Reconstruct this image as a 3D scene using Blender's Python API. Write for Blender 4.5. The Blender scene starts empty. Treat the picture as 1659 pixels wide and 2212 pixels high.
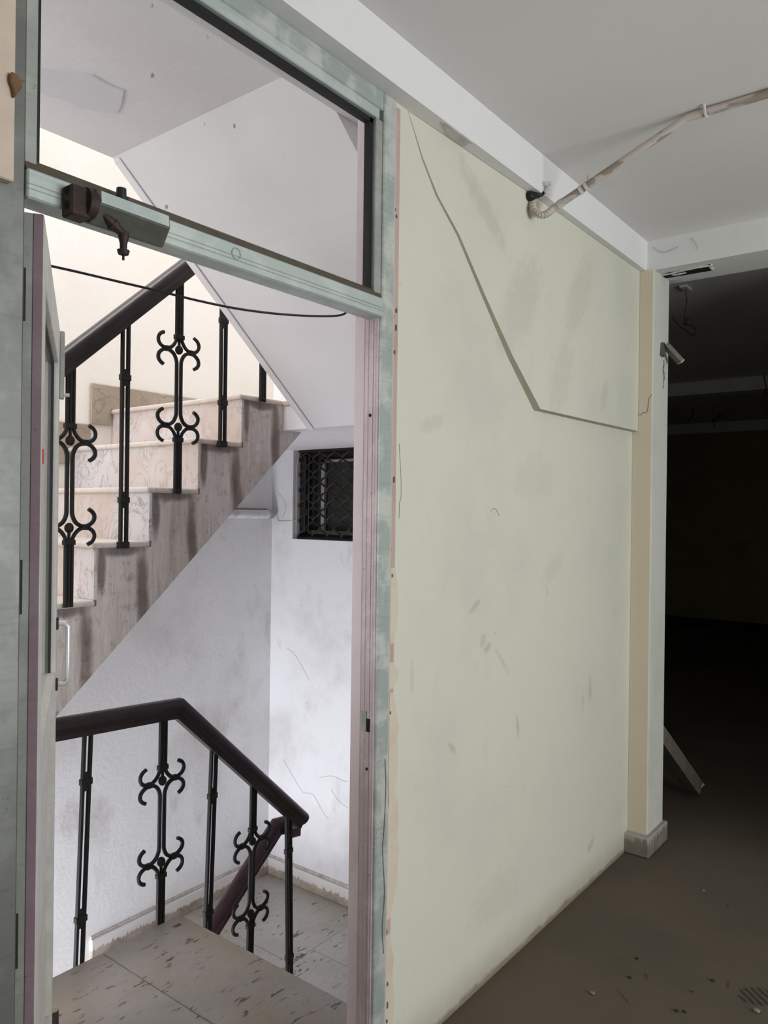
import bpy, bmesh, math, random
from mathutils import Vector, Matrix
random.seed(7)
sc = bpy.context.scene
COL = sc.collection

# ------------------------------------------------------------------ camera
# X runs along the door wall (away from the viewer), Y goes into the stairwell, Z up; photo frame 1659 x 2212
FPX = 1657.0
yaw, pit, rol = math.radians(37.816), math.radians(-0.045), math.radians(0.7035)
FW = Vector((math.cos(yaw) * math.cos(pit), math.sin(yaw) * math.cos(pit), math.sin(pit)))
_r = Vector((math.sin(yaw), -math.cos(yaw), 0)); _u = _r.cross(FW)
RT = math.cos(rol) * _r + math.sin(rol) * _u
UP = -math.sin(rol) * _r + math.cos(rol) * _u
EYE = Vector((0, 0, 1.5))
cd = bpy.data.cameras.new('camera'); cam = bpy.data.objects.new('camera', cd); COL.objects.link(cam)
cd.sensor_fit = 'HORIZONTAL'; cd.sensor_width = 36.0; cd.lens = FPX / 1659 * 36.0
cd.clip_start = 0.02; cd.clip_end = 100
cam.matrix_world = Matrix(((RT.x, UP.x, -FW.x, EYE.x), (RT.y, UP.y, -FW.y, EYE.y), (RT.z, UP.z, -FW.z, EYE.z), (0, 0, 0, 1)))
sc.camera = cam

def on(px, py, axis, value):
    """point where the photo pixel's ray meets the plane axis = value"""
    d = FW + (px - 829.5) / FPX * RT - (py - 1106) / FPX * UP
    return EYE + d * ((value - EYE[axis]) / d[axis])

# ------------------------------------------------------------------ light
w = bpy.data.worlds.new('world'); sc.world = w; w.use_nodes = True
w.node_tree.nodes['Background'].inputs[0].default_value = (0.75, 0.85, 1.0, 1)
w.node_tree.nodes['Background'].inputs[1].default_value = 0.6
sc.view_settings.view_transform = 'Standard'; sc.view_settings.look = 'None'
sc.view_settings.gamma = 1.0; sc.view_settings.use_curve_mapping = False
sc.view_settings.exposure = 0.0
sc.cycles.use_denoising = True
sc.cycles.max_bounces = 10; sc.cycles.diffuse_bounces = 6; sc.cycles.transparent_max_bounces = 12
sc.cycles.sample_clamp_indirect = 4.0

def area(name, loc, target, sx, sy, power, color):
    l = bpy.data.lights.new(name, 'AREA'); l.shape = 'RECTANGLE'; l.size = sx; l.size_y = sy
    l.energy = power; l.color = color
    o = bpy.data.objects.new(name, l); COL.objects.link(o); o.location = loc
    o.rotation_euler = (Vector(target) - Vector(loc)).to_track_quat('-Z', 'Y').to_euler()
    return o
# daylight entering the dark room through the window behind the viewer
area('daylight_room_window', (1.5, -3.5, 1.35), (1.5, 5, 4.2), 2.2, 1.1, 114, (0.97, 0.985, 1.0))
# daylight in the stairwell: roof light, upper end window, lower entrance
area('daylight_roof_light', (0.9, 2.9, 5.9), (0.9, 2.9, 0), 3.2, 0.9, 108, (0.98, 0.985, 1.0))
area('daylight_upper_window', (-1.12, 2.85, 3.6), (3, 2.85, 3.0), 0.9, 1.4, 22, (0.98, 0.98, 1.0))
area('fill_landing_soffit', (-1.12, 2.45, 1.45), (3, 2.45, 1.6), 1.5, 1.1, 26, (0.95, 0.965, 1.0))  # added fill lamp to brighten the return soffit, no window built here
area('daylight_lower_entrance', (-1.12, 2.9, -1.25), (3, 2.9, -0.9), 0.85, 1.7, 140, (0.90, 0.94, 1.0))

# ------------------------------------------------------------------ helpers: objects
def link(name, me, mat=None, parent=None, kind=None):
    o = bpy.data.objects.new(name, me); COL.objects.link(o)
    if mat: me.materials.append(mat)
    if parent:
        o.parent = parent
        # parts keep their vertices in world coordinates; only Empties carry a location
        o.matrix_parent_inverse = Matrix.Translation(-Vector(parent.location))
    if kind: o['kind'] = kind
    return o

def thing(name, label, cat, loc=(0, 0, 0), group=None):
    o = bpy.data.objects.new(name, None); COL.objects.link(o); o.location = loc; o.empty_display_size = .05
    o['label'] = label; o['category'] = cat
    if group: o['group'] = group
    return o

def tag(o, label, cat, group=None):
    o['label'] = label; o['category'] = cat
    if group: o['group'] = group
    return o

def setting(name, label=None, loc=(0, 0, 0)):
    o = bpy.data.objects.new(name, None); COL.objects.link(o); o.location = loc; o['kind'] = 'structure'
    if label: o['label'] = label
    return o

def mk(name, V, Fc, mat, parent=None, kind=None, smooth=False, bevel=0, segs=1):
    bm = bmesh.new()
    vs = [bm.verts.new(v) for v in V]
    for f in Fc:
        try: bm.faces.new([vs[i] for i in f])
        except ValueError: pass
    bmesh.ops.recalc_face_normals(bm, faces=bm.faces)
    if bevel:
        bmesh.ops.bevel(bm, geom=[e for e in bm.edges if e.calc_face_angle(0) > .3], offset=bevel, segments=segs, affect='EDGES', profile=.5)
    me = bpy.data.meshes.new(name); bm.to_mesh(me); bm.free()
    if smooth:
        for p in me.polygons: p.use_smooth = True
    return link(name, me, mat, parent, kind)

def boxvf(x0, x1, y0, y1, z0, z1):
    V = [(x, y, z) for x in (x0, x1) for y in (y0, y1) for z in (z0, z1)]
    return V, [(0, 1, 3, 2), (4, 6, 7, 5), (0, 4, 5, 1), (2, 3, 7, 6), (0, 2, 6, 4), (1, 5, 7, 3)]

def box(name, x0, x1, y0, y1, z0, z1, mat, parent=None, kind=None, bevel=0, segs=1):
    V, Fc = boxvf(x0, x1, y0, y1, z0, z1)
    return mk(name, V, Fc, mat, parent, kind, bevel=bevel, segs=segs)

def boxes(name, L, mat, parent=None, kind=None):
    V, Fc = [], []
    for b in L:
        v, f = boxvf(*b); n = len(V); V += v; Fc += [tuple(i + n for i in q) for q in f]
    return mk(name, V, Fc, mat, parent, kind)

def prism(name, poly, axis, a, b, mat, parent=None, kind=None, bevel=0, segs=1):
    """polygon in the two other axes, extruded along axis from a to b"""
    def pt(p, t):
        q = list(p); q.insert(axis, t); return tuple(q)
    n = len(poly)
    V = [pt(p, a) for p in poly] + [pt(p, b) for p in poly]
    Fc = [tuple(range(n)), tuple(range(2 * n - 1, n - 1, -1))] + [(i, (i + 1) % n, (i + 1) % n + n, i + n) for i in range(n)]
    return mk(name, V, Fc, mat, parent, kind, bevel=bevel, segs=segs)

def tubevf(pts, r, seg=8, prof=None, up=(0, 0, 1), flat=1.0):
    pts = [Vector(p) for p in pts]; n = len(pts)
    rr = r if isinstance(r, (list, tuple)) else [r] * n
    T = []
    for i in range(n):
        a = (pts[i] - pts[i - 1]).normalized() if i else None
        b = (pts[i + 1] - pts[i]).normalized() if i < n - 1 else None
        t = (a + b).normalized() if a and b else (a or b)
        T.append((t, 1 / max(.5, t.dot(b or a))))
    ref = Vector(up)
    if abs(T[0][0].dot(ref)) > .98: ref = Vector((0, 1, 0))
    V, Fc = [], []
    N = (ref - T[0][0] * ref.dot(T[0][0])).normalized()
    for i, (t, k) in enumerate(T):
        N = (N - t * N.dot(t)).normalized(); Bn = t.cross(N)
        if prof:
            for (a, b) in prof: V.append(pts[i] + Bn * a + N * b * k)
        else:
            for s in range(seg):
                an = 2 * math.pi * (s + .5) / seg
                V.append(pts[i] + N * math.cos(an) * rr[i] + Bn * math.sin(an) * rr[i] * flat)
    m = len(prof) if prof else seg
    for i in range(n - 1):
        for s in range(m):
            Fc.append((i * m + s, i * m + (s + 1) % m, (i + 1) * m + (s + 1) % m, (i + 1) * m + s))
    Fc.append(tuple(range(m))); Fc.append(tuple(range((n - 1) * m, n * m))[::-1])
    return [tuple(v) for v in V], Fc

def tube(name, pts, r, mat, parent=None, seg=8, smooth=True, prof=None, kind=None, up=(0, 0, 1)):
    V, Fc = tubevf(pts, r, seg, prof, up)
    o = mk(name, V, Fc, mat, parent, kind, smooth=smooth)
    if smooth: sharp(o)
    return o

def sharp(o, ang=40):
    me = o.data
    bm = bmesh.new(); bm.from_mesh(me)
    for e in bm.edges:
        e.smooth = e.calc_face_angle(0) < math.radians(ang)
    bm.to_mesh(me); bm.free()

def ball(name, c, r, mat, parent=None, sz=1.0, u=12, v=8, jitter=0, rnd=None):
    bm = bmesh.new(); bmesh.ops.create_uvsphere(bm, u_segments=u, v_segments=v, radius=1)
    rx, ry, rz = (r if isinstance(r, (tuple, list)) else (r, r, r * sz))
    for x in bm.verts:
        k = 1 + (rnd.uniform(-jitter, jitter) if jitter else 0)
        x.co = Vector((c[0] + x.co.x * rx * k, c[1] + x.co.y * ry * k, c[2] + x.co.z * rz * k))
    me = bpy.data.meshes.new(name); bm.to_mesh(me); bm.free()
    for p in me.polygons: p.use_smooth = not jitter
    return link(name, me, mat, parent)

def smoothpath(P, n=6):
    """Catmull-Rom through P"""
    P = [Vector(p) for p in P]; Q = [2 * P[0] - P[1]] + P + [2 * P[-1] - P[-2]]; out = []
    for i in range(1, len(Q) - 2):
        a, b, c, d = Q[i - 1:i + 3]
        for k in range(n):
            t = k / n
            out.append(.5 * ((2 * b) + (c - a) * t + (2 * a - 5 * b + 4 * c - d) * t * t + (3 * b - a - 3 * c + d) * t ** 3))
    return out + [P[-1]]

# ------------------------------------------------------------------ helpers: materials
class G:
    def __init__(s, name, rough=.8, metal=0, spec=.3):
        s.m = bpy.data.materials.new(name); s.m.use_nodes = True; s.nt = s.m.node_tree
        s.b = s.nt.nodes['Principled BSDF']
        s.b.inputs['Roughness'].default_value = rough; s.b.inputs['Metallic'].default_value = metal
        s.b.inputs['Specular IOR Level'].default_value = spec
        s.tc = s.nt.nodes.new('ShaderNodeTexCoord').outputs['Object']
    def N(s, t, **kw):
        n = s.nt.nodes.new(t)
        for k, v in kw.items(): setattr(n, k, v)
        return n
    def L(s, a, b): s.nt.links.new(a, b)
    def put(s, sock, v):
        if isinstance(v, bpy.types.NodeSocket): s.L(v, sock)
        else:
            if hasattr(sock.default_value, '__len__') and len(sock.default_value) == 4 and len(v) == 3: v = (*v, 1)
            sock.default_value = v
    def vec(s, scale=(1, 1, 1), off=(0, 0, 0), rot=(0, 0, 0), src=None):
        n = s.N('ShaderNodeMapping'); s.L(src or s.tc, n.inputs[0])
        n.inputs['Location'].default_value = off; n.inputs['Rotation'].default_value = rot; n.inputs['Scale'].default_value = scale
        return n.outputs[0]
    def noise(s, scale=5, detail=4, rough=.55, v=None, dist=0):
        n = s.N('ShaderNodeTexNoise'); s.L(v or s.tc, n.inputs['Vector'])
        n.inputs['Scale'].default_value = scale; n.inputs['Detail'].default_value = detail
        n.inputs['Roughness'].default_value = rough; n.inputs['Distortion'].default_value = dist
        return n.outputs['Fac']
    def vor(s, scale=5, v=None, feat='F1'):
        n = s.N('ShaderNodeTexVoronoi', feature=feat); s.L(v or s.tc, n.inputs['Vector']); n.inputs['Scale'].default_value = scale
        return n.outputs['Distance']
    def ss(s, v, a, b, lo=0., hi=1.):
        n = s.N('ShaderNodeMapRange', interpolation_type='SMOOTHSTEP'); s.put(n.inputs[0], v)
        n.inputs[1].default_value = a; n.inputs[2].default_value = b; n.inputs[3].default_value = lo; n.inputs[4].default_value = hi
        return n.outputs[0]
    def math(s, op, a, b=0.):
        n = s.N('ShaderNodeMath', operation=op); s.put(n.inputs[0], a); s.put(n.inputs[1], b); return n.outputs[0]
    def mix(s, f, a, b, mode='MIX'):
        n = s.N('ShaderNodeMix', data_type='RGBA', blend_type=mode)
        s.put(n.inputs[0], f); s.put(n.inputs[6], a); s.put(n.inputs[7], b); return n.outputs[2]
    def xyz(s):
        n = s.N('ShaderNodeSeparateXYZ'); s.L(s.tc, n.inputs[0]); return n.outputs
    def mark(s, c, r, rotz=0, edge=.5, dist=None, axes='xz'):
        """soft ellipse mask around a point of a wall (axes xz or yz) or floor (xy)"""
        X = s.xyz(); i, j = ['xyz'.index(q) for q in axes]
        a = s.math('SUBTRACT', X[i], c[0]); b = s.math('SUBTRACT', X[j], c[1])
        ca, sa = math.cos(rotz), math.sin(rotz)
        u = s.math('ADD', s.math('MULTIPLY', a, ca / r[0]), s.math('MULTIPLY', b, sa / r[0]))
        v = s.math('ADD', s.math('MULTIPLY', a, -sa / r[1]), s.math('MULTIPLY', b, ca / r[1]))
        d = s.math('ADD', s.math('MULTIPLY', u, u), s.math('MULTIPLY', v, v))
        if dist is not None: d = s.math('ADD', d, s.math('MULTIPLY', s.math('SUBTRACT', dist, .5), 1.6))
        return s.ss(d, 1, 1 - edge)
    def color(s, c): s.put(s.b.inputs['Base Color'], c); return s
    def rough(s, v): s.put(s.b.inputs['Roughness'], v); return s
    def bump(s, h, strength=.3, dist=.01):
        n = s.N('ShaderNodeBump'); n.inputs['Strength'].default_value = strength; n.inputs['Distance'].default_value = dist
        s.L(h, n.inputs['Height']); s.L(n.outputs[0], s.b.inputs['Normal']); return s

def plaster(name, base, dirt, amount=.35, scale=2.2, speck=.5, bump=.25, extra=None):
    g = G(name, .85)
    big = g.noise(scale, 5, .6); mid = g.noise(scale * 6, 4, .6, g.vec((1, 1, .55)))
    f = g.ss(big, .45, .75, 0, amount); c = g.mix(f, base, dirt)
    c = g.mix(g.ss(mid, .58, .8, 0, amount * .6), c, dirt)
    sp = g.vor(9, g.vec((1, 1, 1), (.3, .1, .7)))
    spm = g.math('MULTIPLY', g.ss(sp, .045, .02), g.ss(g.noise(3.1, 2), .5, .6))
    c = g.mix(g.math('MULTIPLY', spm, speck), c, (.12, .1, .08))
    if extra: c = extra(g, c)
    g.color(c)
    g.bump(g.math('ADD', g.noise(40, 4), g.math('MULTIPLY', big, 2.5)), bump, .004)
    return g.m

def simple(name, c, rough=.5, metal=0, var=.25, scale=30, spec=.4):
    g = G(name, rough, metal, spec); n = g.noise(scale, 4)
    g.color(g.mix(g.ss(n, .35, .75, 0, 1), c, tuple(x * (1 - var) for x in c)))
    g.bump(n, .1, .002); return g.m

def green_extra(g, c):
    d = g.noise(28, 4)
    M = [((2.05, 1.21), (.05, .012), .5, .55), ((2.13, 1.07), (.035, .018), .6, .7), ((2.10, 1.10), (.02, .03), -.3, .5), ((2.22, 1.02), (.09, .012), -.8, .35),
         ((2.34, .77), (.012, .055), .2, .7), ((2.95, .80), (.025, .06), .0, .55), ((2.88, .75), (.014, .05), .0, .5), ((1.93, .80), (.012, .035), .9, .6),
         ((2.55, 1.22), (.006, .03), .0, .6), ((1.72, 1.05), (.012, .06), .0, .3), ((1.80, 1.75), (.08, .03), .3, .28), ((2.6, 1.3), (.12, .05), .5, .2),
         ((2.75, 2.33), (.1, .25), -.55, .3), ((2.3, 2.2), (.12, .25), -.6, .32), ((2.05, 2.45), (.22, .05), -.6, .4), ((2.6, 2.0), (.1, .2), -.5, .22),
         ((3.0, 1.98), (.04, .1), -.3, .3), ((2.45, 1.62), (.2, .1), .1, .16), ((2.98, .16), (.05, .025), .5, .55), ((2.2, .25), (.2, .1), 0, .2)]
    for ctr, r, rz, k in M:
        c = g.mix(g.math('MULTIPLY', g.mark(ctr, r, rz, .95, d), k * .55), c, (.3, .29, .23))
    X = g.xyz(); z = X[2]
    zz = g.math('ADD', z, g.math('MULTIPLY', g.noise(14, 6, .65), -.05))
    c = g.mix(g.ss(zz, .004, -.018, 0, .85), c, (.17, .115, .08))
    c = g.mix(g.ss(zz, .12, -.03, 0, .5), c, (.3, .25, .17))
    return c
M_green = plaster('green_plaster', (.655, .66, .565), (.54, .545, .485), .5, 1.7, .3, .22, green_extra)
M_edge = plaster('bare_shaded_edge_plaster', (.46, .42, .32), (.36, .32, .25), .4, 6)  # bare brown plaster; the shade on the relief edges is in the tone too
M_beige = plaster('beige_plaster', (.74, .65, .52), (.62, .53, .42), .3, 2, .3)
M_colwhite = plaster('column_white', (.64, .65, .58), (.48, .49, .44), .4, 3, .3)
M_ceiling = plaster('ceiling_paint', (.76, .745, .745), (.64, .625, .62), .35, .8, .15, .12)
M_beam = plaster('beam_paint', (.78, .78, .78), (.62, .61, .6), .3, 1.2, .15, .15)
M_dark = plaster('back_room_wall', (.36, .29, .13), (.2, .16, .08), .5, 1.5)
M_white = plaster('stairwell_plaster', (.80, .79, .81), (.42, .39, .37), .5, 1.6, .8, .4)
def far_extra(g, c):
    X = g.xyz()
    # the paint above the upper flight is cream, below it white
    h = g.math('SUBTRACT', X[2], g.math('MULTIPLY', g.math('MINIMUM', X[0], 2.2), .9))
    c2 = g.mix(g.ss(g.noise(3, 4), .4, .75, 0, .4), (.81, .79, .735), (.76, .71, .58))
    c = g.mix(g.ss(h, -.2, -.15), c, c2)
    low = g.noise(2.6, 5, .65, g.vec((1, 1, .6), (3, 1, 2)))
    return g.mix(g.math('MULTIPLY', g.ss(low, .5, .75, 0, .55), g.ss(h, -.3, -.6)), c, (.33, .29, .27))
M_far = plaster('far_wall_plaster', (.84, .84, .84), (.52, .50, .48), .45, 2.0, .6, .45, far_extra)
M_soffit = plaster('soffit_paint', (.86, .84, .865), (.72, .69, .71), .35, 1.3, .25, .3)
M_pink = plaster('pink_plaster', (.78, .665, .69), (.62, .50, .51), .45, 6, .4, .4)
M_pinkstrip = plaster('pink_edge_plaster', (.52, .385, .34), (.40, .27, .22), .6, 8, .8, .5)
M_peach = plaster('peach_patch', (.66, .58, .48), (.6, .45, .38), .5, 8, .7, .5)

def floor_mat():
    g = G('dusty_floor', .9)
    n = g.noise(1.3, 5, .6); f = g.noise(60, 4); mid = g.noise(5, 5)
    c = g.mix(g.ss(n, .35, .7), (.125, .100, .075), (.098, .083, .064))
    c = g.mix(g.ss(mid, .5, .75, 0, .5), c, (.12, .10, .076))
    v = g.vec((1, 1, 1), rot=(0, 0, .75)); wv = g.N('ShaderNodeTexWave'); wv.inputs['Scale'].default_value = 15
    wv.inputs['Distortion'].default_value = 1.5; wv.inputs['Detail Scale'].default_value = 3; g.L(v, wv.inputs[0])
    fp = g.math('MULTIPLY', g.mark((2.62, .53), (.075, .05), -.9, .3, g.noise(20, 3), 'xy'), g.ss(wv.outputs['Fac'], .25, .5))
    c = g.mix(g.math('MULTIPLY', fp, .75), c, (.025, .022, .018))
    for ctr, r, rz in (((2.35, .86), (.05, .006), .9), ((2.50, .84), (.03, .008), .5), ((2.62, .62), (.03, .006), .2), ((3.15, .75), (.03, .006), .1)):
        c = g.mix(g.math('MULTIPLY', g.mark(ctr, r, rz, .8, f, 'xy'), .5), c, (.035, .03, .025))
    g.color(c).bump(g.math('ADD', g.math('MULTIPLY', f, .6), mid), .25, .004); return g.m
M_floor = floor_mat()

def marble(name, base, vein, tint, tintamt, speck, rot=(0, 0, .6), stretch=(3, 14, 3), grime=.3):
    g = G(name, .35, 0, .5)
    warp = g.noise(3, 5, .6)
    n = g.noise(4.5, 6, .6, g.vec((1, 1.6, 1), rot=(.4, .7, .5)), 1.6)
    ve = g.ss(g.math('ABSOLUTE', g.math('SUBTRACT', n, .5)), .028, .0)
    c = g.mix(g.ss(warp, .35, .7), base, tuple(x * .86 for x in base))
    c = g.mix(g.math('MULTIPLY', ve, .8 if not speck else .22), c, vein)
    c = g.mix(g.ss(g.noise(1.6, 3, .5, g.vec((1, 1, 1), (5, 2, 1))), .42, .62, 0, tintamt), c, tint)
    if speck:
        s = g.noise(9, 4, .6, g.vec(stretch, rot=rot)); msk = g.ss(g.noise(4.5, 3), .40, .58)
        sp = g.math('MULTIPLY', g.ss(s, .60, .635), msk)
        c = g.mix(g.math('MULTIPLY', sp, speck), c, (.04, .045, .045))
    c = g.mix(g.ss(g.noise(11, 5, .65), .5, .8, 0, grime), c, (.25, .19, .15))
    g.color(c).rough(g.ss(warp, .2, .8, .25, .5)); return g.m
M_marble = marble('stair_marble', (.64, .61, .62), (.28, .25, .25), (.52, .41, .345), .75, 0)
M_tread = marble('tread_marble', (.62, .57, .53), (.45, .4, .37), (.6, .47, .38), .5, 0)
M_land = marble('landing_marble', (.325, .295, .275), (.18, .16, .14), (.27, .215, .155), .85, .97, (0, 0, .95), (1.5, 5.5, 1.5))
M_mid = marble('lower_landing_marble', (.50, .47, .42), (.2, .19, .17), (.42, .38, .30), .6, .9, (0, 0, .3), (1.6, 5, 1.5))
M_skirt = marble('skirting_stone', (.40, .345, .27), (.2, .17, .14), (.28, .225, .17), .6, 0, grime=.6)

def skirt_mat():
    g = G('painted_skirting', .75); X = g.xyz()
    v = g.vec((75, 75, 4)); dr = g.noise(1, 4, .6, v)
    n = g.noise(8, 5, .6)
    c = g.mix(g.ss(n, .35, .7), (.46, .40, .33), (.28, .23, .19))
    h = g.math('ADD', X[2], g.math('MULTIPLY', g.math('SUBTRACT', dr, .5), -.07))
    c = g.mix(g.ss(h, -.655, -.645, 0, .85), c, (.78, .75, .73))
    g.color(c); g.bump(n, .4, .004); return g.m
M_skpaint = skirt_mat()
def plinth_mat():
    g = G('plinth_stone', .75); X = g.xyz()
    dr = g.noise(1, 4, .6, g.vec((75, 75, 4))); n = g.noise(10, 5, .6)
    c = g.mix(g.ss(n, .35, .7), (.26, .22, .19), (.15, .12, .10))
    h = g.math('ADD', X[2], g.math('MULTIPLY', g.math('SUBTRACT', dr, .5), -.09))
    c = g.mix(g.ss(h, .064, .078, 0, .5), c, (.6, .57, .53))
    c = g.mix(g.ss(X[2], .012, 0), c, (.1, .06, .045))
    g.color(c); g.bump(n, .4, .004); return g.m
M_plinth = plinth_mat()

def stringer_mat():
    g = G('stained_stringer', .9)
    st = g.noise(1, 5, .65, g.vec((34, 34, 2.2)), .6); st2 = g.noise(1, 4, .6, g.vec((13, 13, .7), (2, 5, 1)))
    big = g.noise(4, 5, .6)
    c = g.mix(g.ss(big, .3, .7), (.66, .605, .585), (.56, .50, .47))
    c = g.mix(g.math('MULTIPLY', g.ss(st, .47, .7, 0, .75), g.ss(g.noise(5, 5, .6, g.vec((1, 1, .5), (7, 1, 3))), .35, .65)), c, (.25, .19, .155))
    c = g.mix(g.ss(st2, .58, .74, 0, .6), c, (.2, .145, .115))
    c = g.mix(g.ss(g.noise(30, 5, .7), .52, .7, 0, .55), c, (.2, .14, .11))
    c = g.mix(g.ss(g.noise(1, 4, .7, g.vec((70, 70, 5), (1, 3, 2))), .5, .62, 0, .4), c, (.78, .74, .72))
    for k in range(5, 11):   # rust-brown runs below each baluster foot and step corner
        xk = 2.172 - .2235 * (10 - k); zk = 1.985 - .202 * (10 - k)
        wob = g.noise(12, 4, .6, g.vec((1, 1, .4)))
        c = g.mix(g.math('MULTIPLY', g.mark((xk + .2, zk - .19), (.035, .25), .04, .95, wob), .8), c, (.12, .085, .065))
        c = g.mix(g.math('MULTIPLY', g.mark((xk + .03, zk - .09), (.022, .13), 0, .95, wob), .75), c, (.1, .075, .06))
        c = g.mix(g.math('MULTIPLY', g.mark((xk + .11, zk - .03), (.12, .03), 0, .95, wob), .75), c, (.08, .06, .05))
    g.color(c); g.bump(g.math('ADD', g.noise(26, 6, .7), st), .9, .012); return g.m
M_string = stringer_mat()

def alu(name, base, smear, dirt=(.3, .27, .22), metal=.35):
    g = G(name, .5, metal, .4)
    n = g.noise(9, 5, .6, g.vec((1, 1, 1))); ln = g.noise(1, 3, .5, g.vec((3, 120, 120)))
    c = g.mix(g.ss(n, .45, .6, 0, .75), base, smear)
    c = g.mix(g.ss(ln, .5, .75, 0, .25), c, tuple(x * .6 for x in base))
    sp = g.ss(g.vor(70), .16, .06); c = g.mix(g.math('MULTIPLY', sp, g.ss(g.noise(8, 2), .55, .62, 0, .8)), c, (.1, .08, .06))
    g.color(c); g.bump(n, .2, .003); return g.m
M_alu = alu('mint_aluminium', (.49, .56, .535), (.62, .67, .65))
M_alupost = alu('streaked_aluminium', (.41, .46, .44), (.66, .68, .65))
M_aluleft = alu('shaded_aluminium', (.19, .196, .185), (.25, .258, .243), metal=.7)  # darker copy: the weaker light on the left post is in the colour
M_alugrey = alu('grey_aluminium', (.36, .375, .35), (.46, .48, .45))
M_alupink = alu('pink_aluminium', (.56, .46, .475), (.68, .57, .59), metal=.15)
M_leaf = alu('door_leaf_aluminium', (.56, .55, .51), (.66, .65, .61), metal=.2)
M_purple = alu('mauve_edge_paint', (.23, .165, .195), (.27, .20, .23), metal=0)
M_closer = alu('shaded_closer_body', (.085, .085, .075), (.12, .12, .105), metal=.3)  # dark colour carries the shade of the slanted lower facet
M_gasket = simple('black_gasket', (.012, .012, .014), .6)
M_bead = simple('bronze_bead', (.10, .085, .06), .55)
M_iron = simple('black_iron', (.010, .009, .008), .6, 0, .4, 50, .3)
M_wood = simple('dark_varnished_rail', (.016, .008, .008), .36, 0, .5, 18, .35)
M_wood2 = simple('purple_brown_rail', (.05, .02, .026), .42, 0, .4, 25, .5)
M_brown = simple('rusty_brown_metal', (.05, .03, .025), .6, .2, .5, 60)
M_blackm = simple('dark_cap_metal', (.045, .045, .042), .45, .5)
M_chrome = simple('bright_aluminium', (.72, .73, .74), .35, .6, .15)
M_hinge = simple('dark_hinge', (.06, .055, .045), .5, .5)
M_black = simple('black_cable', (.008, .008, .009), .5)
M_pvc = simple('pvc_pipe', (.8, .8, .8), .45, 0, .3, 12)
def pipe_mat():
    g = G('painted_conduit', .6); n = g.noise(14, 4, .6, g.vec((1, .35, 1)))
    c = g.mix(g.ss(n, .5, .56), (.34, .28, .225), (.58, .52, .49)); g.color(c); return g.m
M_pipe = pipe_mat()
M_flex = simple('flex_conduit', (.58, .52, .46), .6)
M_clip = simple('white_clip', (.72, .70, .68), .6)
M_trunk = simple('plastic_trunking', (.14, .135, .12), .5)
M_trunklight = simple('trunking_edge', (.6, .58, .54), .5)
M_hole = simple('dark_cavity', (.01, .009, .008), .9)
M_board = simple('cream_board', (.66, .55, .45), .7, 0, .15, 12)
M_scrap = simple('brown_timber', (.2, .11, .055), .8, 0, .4, 20)
M_plank = simple('dusty_timber', (.17, .155, .12), .8, 0, .35, 16)
M_stone = simple('grey_pebble', (.29, .26, .22), .9, 0, .4, 60)
M_stub = simple('dark_stub', (.03, .022, .016), .6)
M_stubend = simple('cut_end', (.3, .24, .16), .8)
M_crack = simple('crack_shadow', (.2, .175, .15), .9)
M_web = simple('cobweb', (.16, .15, .14), .9)
M_red = simple('red_sticker', (.6, .02, .02), .5)
M_winpane = simple('dark_room_pane', (.04, .042, .036), .4)  # opaque pane; the darkness of the room behind is put into its colour
M_wincream = simple('window_sash_paint', (.36, .34, .33), .6)
M_grille = simple('brown_grille', (.028, .02, .017), .5, .2)
M_winframe = simple('black_window_frame', (.012, .01, .009), .6)

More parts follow.
